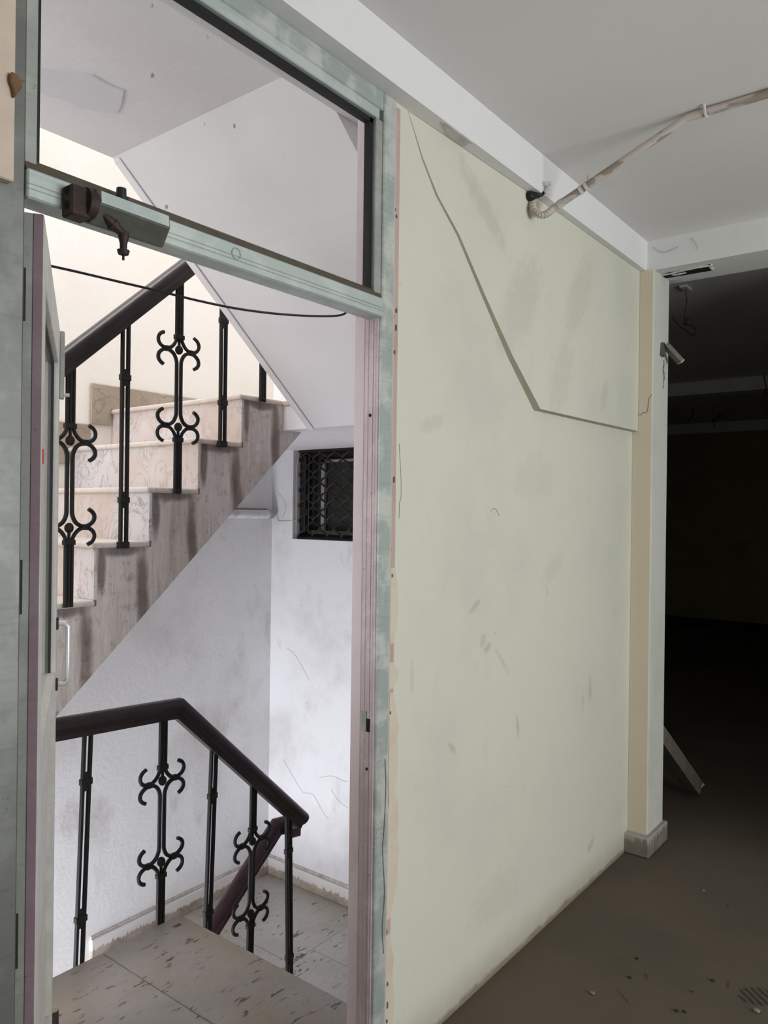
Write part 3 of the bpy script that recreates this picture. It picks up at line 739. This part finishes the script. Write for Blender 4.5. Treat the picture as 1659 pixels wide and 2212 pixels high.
# surface bolt high on the lock stile
bz0, bz1 = on(126, 862, 1, 2.03).z, on(128, 718, 1, 2.03).z
bp = lbox('bolt_plate', .895, LL + .001, 0, .012, bz0, bz1, M_alugrey, leaf)
tube('bolt_rod', [hp(.915, .009, bz0 + .012), hp(.915, .026, bz0 + .012)], .005, M_chrome, bp, 8)
lbox('red_sticker', .03, .06, 0, .0012, 1.575, 1.60, M_red, leaf, 0)

# ------------------------------------------------------------------ door closer on the rail
dc = thing('door_closer', 'grey metal door closer body bolted to the transom rail with dangling broken arm', 'door closer', (.77, 1.2, 2.0))
e0, e1 = on(200, 415, 1, 1.19).x, on(347, 480, 1, 1.19).x
z0 = 1.988
prism('body', [(1.217, z0), (1.217, z0 + .052), (1.190, z0 + .054), (1.178, z0 + .048), (1.176, z0 + .026), (1.198, z0 - .006)], 0, e0, e1 + .012, M_closer, dc, bevel=.002)
prism('lit_facet', [(1.1772, z0 + .0475), (1.1772, z0 + .0275), (1.1748, z0 + .0275), (1.1765, z0 + .0475)], 0, e0 + .008, e1 + .008, M_alu, dc)  # pale strip paints the front facet as lit against the dark body
box('end_bracket', e0 - .040, e0 - .004, 1.186, 1.218, z0 - .004, z0 + .048, M_brown, dc, bevel=.003)
tube('end_cap', [(e0 - .012, 1.198, z0 + .026), (e0 + .004, 1.198, z0 + .026)], .026, M_brown, dc, 20)
for zz in (.038, .014): tube('cap_hole', [(e0 - .041, 1.205 - .004, z0 + zz), (e0 - .036, 1.205 - .004, z0 + zz)], .007, M_hole, dc, 10)
sp = on(262, 425, 1, 1.2)
tube('spindle_cap', [(sp.x, 1.2, z0 + .053), (sp.x, 1.2, z0 + .059), (sp.x, 1.2, z0 + .0592), (sp.x, 1.2, z0 + .075)], [.013, .013, .009, .0085], M_blackm, dc, 16)
ja = [on(x, y, 1, 1.19) for x, y in ((222, 462), (236, 476), (252, 492), (267, 507))]
arm = tube('arm', ja, [.006, .0085, .0085, .007], M_brown, dc, 10)
tube('arm_sleeve', [on(243, 482, 1, 1.19), on(249, 489, 1, 1.19)], .0105, M_brown, arm, 10)
jb = [on(267, y, 1, 1.19) for y in (500, 512, 526, 540, 541, 550, 551)]
tube('joint_drop', [(jb[0].x, 1.19, p.z) for p in jb], [.009, .0095, .0065, .006, .011, .009, .003], M_brown, dc, 10)
tube('pin', [(jb[0].x, 1.19, jb[-1].z), (jb[0].x, 1.19, on(267, 562, 1, 1.19).z)], .0022, M_black, dc, 8)
tube('bent_link', smoothpath([on(x, y, 1, 1.195) for x, y in ((168, 452), (190, 465), (222, 472), (252, 478), (285, 482))], 4), .004, M_black, dc, 8)

# ------------------------------------------------------------------ cable, boards and small things at the door
pts = [((107, 574), 1.60), ((170, 588), 1.57), ((250, 607), 1.54), ((340, 628), 1.49), ((430, 650), 1.44), ((520, 668), 1.40), ((610, 679), 1.37), ((690, 683), 1.345), ((735, 681), 1.33), ((752, 672), 1.325)]
cp = [on(*p, 1, y) for p, y in pts]
ca = tube('hanging_cable', smoothpath(cp, 4), .0028, M_black, seg=8)
tag(ca, 'thin black cable strung across the doorway below the transom rail', 'cable')
tb = thing('cover_board', 'cream board edge fixed to the frame post beside the transom', 'board', (.56, 1.21, 2.02))
box('board_panel', .50, .594, 1.206, 1.2235, on(22, 395, 1, 1.215).z, BZ - .002, M_board, tb, bevel=.002)
box('board_backing', .49, .50, 1.206, 1.2235, 2.02, BZ - .002, M_scrap, tb)
pk = [on(x, y, 1, 1.2) for x, y in ((20, 160), (26, 155), (40, 168), (48, 188), (30, 212), (26, 190), (20, 175))]
ws = prism('wood_splinter', [(p.x, p.z) for p in pk], 1, 1.196, 1.206, M_scrap, bevel=.002)
tag(ws, 'small brown wood splinter stuck to the cream board edge', 'wood chip')
b0 = on(115, 2234, 2, 0)
fs = thing('floor_stop', 'short dark floor stop with pale cut end standing on the marble landing', 'door stop', (b0.x, b0.y, 0))
tube('stub', [(b0.x, b0.y, 0), (b0.x + .002, b0.y + .004, .035), (b0.x + .004, b0.y + .006, .062)], [.016, .0145, .0135], M_stub, fs, 12)
tube('cut_end', [(b0.x + .004, b0.y + .006, .061), (b0.x + .0042, b0.y + .0062, .0635)], .0115, M_stubend, fs, 12)

# ------------------------------------------------------------------ small barred window in the end wall
w1 = setting('window_1', 'small dark window with diamond iron grille under the upper landing', (EX, 2.82, 1.33))
y0, y1, z0, z1 = 2.42, 3.225, 1.33, 1.862
for b in ((y0, y0 + .03, z0, z1), (y1 - .03, y1, z0, z1), (y0 + .03, y1 - .03, z0, z0 + .03), (y0 + .03, y1 - .03, z1 - .03, z1)):
    box('reveal', EX + .06, EX + .10, b[0], b[1], b[2], b[3], M_winframe, w1)
for b in ((y1 - .075, y1 - .055, z0 + .04, z1 - .04), (y0 + .055, y0 + .075, z0 + .04, z1 - .04)):
    box('guide_bar', EX + .03, EX + .05, b[0], b[1], b[2], b[3], M_winframe, w1)
for b in ((y1 - .15, y1 - .125, z0 + .05, z1 - .06), (y0 + .03, y1 - .125, z1 - .075, z1 - .06)):
    box('sash', EX + .11, EX + .13, b[0], b[1], b[2], b[3], M_wincream, w1)
box('pane', EX + .14, EX + .15, y0, y1, z0, z1, M_winpane, w1)
box('backing_slat', EX + .10, EX + .14, y0, y1, z0, z0 + .05, M_wincream, w1)
k = 0; yy = y1 - .045
while yy > y0 + .03:
    pts = []
    for i in range(6 * 12 + 1):
        z = z0 + .012 + (z1 - z0 - .024) * i / 72
        ph = math.sin(2 * math.pi * (z - z0) / .090 + (math.pi if k % 2 else 0))
        pts.append((EX + .035 + .003 * (k % 2), yy + .0275 * math.copysign(abs(ph) ** .85, ph), z))
    tube('grille_strand', pts, .0058, M_grille, w1, 5); yy -= .0565; k += 1
for z in (z0 + .008, z1 - .012): box('grille_bar', EX + .03, EX + .044, y0 + .01, y1 - .01, z - .006, z + .006, M_grille, w1)

# tube on the wall under the flight with its loose wire
wp = thing('wall_pipe', 'grey-white plastic tube fixed along the wall under the stained flight', 'pipe', (3.0, FY - .03, 1.475))
tube('tube_body', [(2.55, FY - .028, 1.475), (3.21, FY - .028, 1.475)], .026, M_pvc, wp, 18)
tube('end_cap', [(3.205, FY - .028, 1.475), (3.24, FY - .028, 1.475)], .0285, M_alugrey, wp, 18)
box('back_strip', 2.55, 3.22, FY - .012, FY, 1.498, 1.508, M_crack, wp)
lw = tube('loose_wire', smoothpath([(3.235, FY - .03, 1.462), (3.262, FY - .06, 1.440), (EX - .004, 3.33, 1.432), (EX - .004, 3.24, 1.436), (EX + .02, 3.22, 1.44)], 5), .0028, M_clip, seg=6)
tag(lw, 'thin pale wire running from the wall tube to the barred window', 'wire')
lw = tube('sagging_wire', smoothpath([(EX + .02, 3.215, 1.36), (EX + .015, 3.212, 1.55), (EX + .018, 3.216, 1.72), (EX + .02, 3.20, 1.845)], 5), .0022, M_clip, seg=6)
tag(lw, 'pale wire sagging around the edge of the barred window', 'wire')

# ------------------------------------------------------------------ conduit on the ceiling
PX = 2.385
cpipe = thing('conduit_pipe', 'paint-splashed plastic conduit drooping from the ceiling to the beam', 'pipe', (PX, .8, CZ))
pe = on(1196, 450, 1, 1.145); pm = on(1480, 272, 0, PX)
P3 = [(PX, -2.2, CZ - .0135), (PX, .70, CZ - .0135), tuple(Vector((pm.x, pm.y, CZ - .016)))]
tube('straight_run', P3, .0125, M_pipe, cpipe, 14)
end = Vector(pe)
DM = Vector(P3[2]).lerp(end, .72)
dr = tube('drooping_run', [Vector(P3[2]), DM, end], .0125, M_pipe, cpipe, 14)
tube('dark_mouth', [end, end + (end - DM).normalized() * .001], .0095, M_hole, dr, 14)
for yv in (.655, -.4, -1.4):
    c = tube('saddle_clip', [(PX - .030, yv, CZ - .001), (PX - .018, yv, CZ - .004), (PX - .014, yv, CZ - .020), (PX, yv, CZ - .0275), (PX + .014, yv, CZ - .020), (PX + .018, yv, CZ - .004), (PX + .03, yv, CZ - .001)], .004, M_clip, cpipe, 8)
c = DM
for q, r in ((.0, .0155), (.02, .0150)):
    d = (end - c).normalized(); tube('loose_clip', [c + d * q, c + d * (q + .010)], r, M_clip, cpipe, 14)
tube('clip_tail', [c + Vector((0, 0, .014)), c + Vector((.004, .004, .036))], .0022, M_clip, cpipe, 6)
d = (end - c).normalized()
tube('coupling', [end - d * .035, end - d * .018], .0145, M_clip, cpipe, 14)
# corrugated elbow into the hole under the beam
hole = on(1147, 428, 1, 1.212)
path = smoothpath([end + Vector((0, 0, 0)), on(1181, 462, 1, 1.155), on(1166, 464, 1, 1.172), on(1153, 452, 1, 1.192), on(1147, 434, 1, 1.212)], 12)
rr = [.0125 if i % 4 < 2 else .0098 for i in range(len(path))]
fx = tube('flexible_conduit', path, rr, M_flex, None, 12)
tag(fx, 'ribbed flexible conduit elbow curling into the hole under the beam', 'conduit')
bh = thing('black_gland', 'charred black fitting poking from the hole under the beam', 'fitting', tuple(hole))
ball('gland_body', tuple(on(1146, 424, 1, 1.205)), (.019, .016, .017), M_gasket, bh, u=14, v=10)
tube('torn_strip', smoothpath([on(1150, 423, 1, 1.203), on(1160, 421, 1, 1.195), on(1176, 417, 1, 1.178)], 4), [.014, .013, .013, .012, .011, .011, .009, .008, .004], M_black, bh, 7)
tg = thing('wall_tab', 'white torn plastic tab dangling on the beam face above the conduit', 'tab', tuple(on(1182, 398, 1, 1.175)))
q = [on(x, y, 1, 1.172) for x, y in ((1176, 392), (1189, 392), (1188, 402), (1178, 402))]
prism('tab_plate', [(p.x, p.z) for p in q], 1, 1.168, 1.181, M_clip, tg, bevel=.001)
tube('tab_tail', smoothpath([on(1183, 401, 1, 1.17), on(1182, 410, 1, 1.168), on(1178, 418, 1, 1.17)], 4), .004, M_clip, tg, 6)

# ------------------------------------------------------------------ damage on column and cross beam
ch = thing('cable_chase', 'torn open cable chase with dark slot under the cross beam', 'cable chase', tuple(on(1480, 588, 2, BZ)))
q = [on(x, y, 2, BZ - .001) for x, y in ((1422, 603), (1420, 594), (1534, 571), (1538, 583))]
prism('slot', [(p.x, p.y) for p in q], 2, BZ - .004, BZ + .001, M_hole, ch)
for a, b in ((0, 1), (1, 2), (2, 3)):
    m = [q[a].lerp(q[b], t) for t in (0, .25, .5, .75, 1)]
    m = [p + Vector((rnd.uniform(-.006, .006), rnd.uniform(-.006, .006), -.003)) for p in m]
    tube('torn_edge', smoothpath(m, 2), .005, M_clip, ch, 6)
for t, s in ((.35, .012), (.42, .01), (.5, .007)):
    p = q[0].lerp(q[3], t).lerp(q[1].lerp(q[2], t), .5); ball('plaster_bit', (p.x, p.y, BZ - .005), (s, s * 1.6, .004), M_clip, ch, u=8, v=6, jitter=.25, rnd=rnd)

tk = thing('hanging_trunking', 'broken grey cable trunking hanging off the white column side', 'trunking', tuple(on(1433, 745, 1, 1.14)))
A, B = Vector((3.545, 1.128, 2.262)), Vector((3.66, 1.062, 2.150))
A = on(1436, 744, 1, 1.128); B = on(1470, 781, 1, 1.075)
U = [(-.018, -.010), (.018, -.010), (.018, .010), (.015, .010), (.015, -.007), (-.015, -.007), (-.015, .010), (-.018, .010)]
tube('channel', [A, B], .01, M_trunk, tk, prof=U, smooth=False)
d = (B - A).normalized(); tube('lip', [A + Vector((.006, -.012, .004)), B + Vector((.006, -.012, .004))], .003, M_trunklight, tk, 5)
tube('cut_end', [B - d * .002, B + d * .004], .012, M_trunklight, tk, prof=U, smooth=False)
C2 = on(1432, 769, 1, 1.132)
tube('stub_channel', [on(1433, 742, 1, 1.134), C2], .01, M_trunk, tk, prof=[(-.014, -.007), (.014, -.007), (.014, .007), (-.014, .007)], smooth=False)
cr = tube('chipped_groove', smoothpath([on(x, y, 1, 1.1415) for x, y in ((1433, 778), (1434, 786), (1432, 798), (1434, 812), (1433, 826), (1432, 840))], 4), [.002, .003, .003, .002, .0025, .004, .005, .004, .003, .004, .006, .004, .003, .004, .005, .003, .002, .002, .002, .003, .001], M_crack, colm, 6)
tube('hairline_crack', smoothpath([on(x, y, 0, 3.3895) for x, y in ((1408, 852), (1402, 862), (1400, 880), (1396, 893), (1390, 890), (1384, 897), (1376, 893))], 3), .0011, M_crack, colm, 5)
wl = bpy.data.objects['wall_door']
tube('hairline_crack', smoothpath([on(x, y, 1, 1.2298) for x, y in ((862, 958), (864, 990), (866, 1030), (866, 1075), (863, 1085), (862, 1120))], 3), .0009, M_crack, wl, 5)
tube('hairline_crack', smoothpath([on(x, y, 1, 1.2298) for x, y in ((1060, 1104), (1068, 1098), (1076, 1108), (1078, 1114))], 3), .0009, M_crack, wl, 5)
we = bpy.data.objects['wall_stair_end']
for L in (((612, 1640), (640, 1690), (655, 1712), (676, 1716), (698, 1755), (710, 1770)), ((690, 1680), (716, 1676), (740, 1686), (752, 1688)), ((715, 1705), (730, 1728), (750, 1745)), ((620, 1400), (640, 1418), (668, 1470)), ((598, 1060), (618, 1090), (610, 1120))):
    tube('hairline_crack', smoothpath([on(x, y, 0, EX - .0004) for x, y in L], 3), .0008, M_crack, we, 5)

# cobwebs in the beam corner
for i, L in enumerate((((1410, 533), (1420, 541), (1432, 545), (1448, 541), (1465, 532)), ((1492, 514), (1502, 524), (1507, 540)))):
    o = tube('cobweb_strand', smoothpath([on(x, y, 0, 3.405) for x, y in L], 4), .0007, M_web, seg=5)
    tag(o, ('dusty cobweb strand curving across the beam corner above the column', 'dusty cobweb strand dropping from the ceiling edge over the cross beam')[i], 'cobweb')

# ceiling hook and wires in the back room
hb = thing('ceiling_hook', 'white ceiling plate with tangled black wire hanging in the dark back room', 'ceiling fitting', (4.25, 1.26, CZ))
p = on(1481, 624, 2, CZ - .01)
box('plate', p.x - .05, p.x + .05, p.y - .02, p.y + .02, CZ - .012, CZ, M_clip, hb, bevel=.003)
tube('hanging_wire', smoothpath([p] + [on(x, y, 0, p.x) for x, y in ((1482, 640), (1484, 652), (1480, 670), (1478, 684), (1483, 696), (1476, 699), (1486, 688), (1489, 684), (1484, 697), (1478, 702), (1492, 701), (1502, 712), (1500, 724), (1490, 720), (1468, 704), (1452, 684))], 3), .0022, M_black, hb, 6)
w2 = tube('ceiling_wire', smoothpath([on(x, y, 0, 6.5) for x, y in ((1650, 808), (1652, 822), (1655, 838), (1650, 852), (1646, 868))], 4), .004, M_black, seg=6)
tag(w2, 'short black wire hanging beside the far ceiling beam of the dark room', 'wire')
for L, lab in ((((1494, 868), (1498, 880), (1496, 896), (1486, 910)), 'loose black wire end curling below the far beam'), (((1545, 900), (1558, 897), (1545, 910), (1540, 905), (1543, 920)), 'bent black wire loop hanging near the far wall beam')):
    o = tube('ceiling_wire', smoothpath([on(x, y, 0, 9.0) for x, y in L], 4), .006, M_black, seg=6); tag(o, lab, 'wire')

# plank leaning behind the column
pk0, pk1 = Vector((4.25, 1.185, .052)), Vector((3.612, 1.30, .63))
pl = thing('leaning_plank', 'dusty timber batten leaning behind the white column', 'plank', (4.2, 1.2, 0))
tube('batten', [pk0, pk1], .03, M_plank, pl, prof=[(-.040, -.034), (.040, -.034), (.040, .034), (-.040, .034)], smooth=False)
tube('nail', [pk0 + Vector((.0, -.03, .0)), pk0 + Vector((-.005, -.05, .03))], .005, M_clip, pl, 6)

# pebbles on the dusty floor
PB = [((1495, 2143), .004, 0), ((1635, 2187), .010, 1), ((1280, 2148), .008, 1), ((1520, 1925), .005, 1), ((1376, 2072), .006, 0), ((1360, 2113), .006, 0), ((1540, 2120), .007, 0), ((1461, 2185), .006, 0), ((1478, 2187), .006, 0)]
labs = ['tiny dark crumb beside the shoe print', 'largest pale pebble on the dusty floor next to the shoe print', 'pale pebble on the dusty floor close to the green wall', 'small white chip on the floor in front of the column plinth']
crumbs = ['tiny dark crumb lying between the shoe print and the white chip', 'dark crumb on the dusty floor below the relief corner of the green wall', 'dark crumb on the dusty floor nearer the pale pebble by the green wall', 'dark crumb beside a scuff mark next to the shoe print', 'left one of a pair of dark crumbs lying together', 'right one of a pair of dark crumbs lying together']
j = 0
for (px, py), r, pale in PB:
    c = on(px, py, 2, 0); rn = random.Random(px)
    o = ball('pebble', (c.x, c.y, r * .55), (r * .85, r * 1.05, r * .6), M_stone if pale else M_stub, None, u=7, v=5, jitter=.18, rnd=rn)
    if pale: tag(o, labs[1 + j], 'pebble', 'pebbles on the dusty floor'); j += 1
    else: tag(o, crumbs.pop(0), 'crumb', 'dark crumbs on the dusty floor')
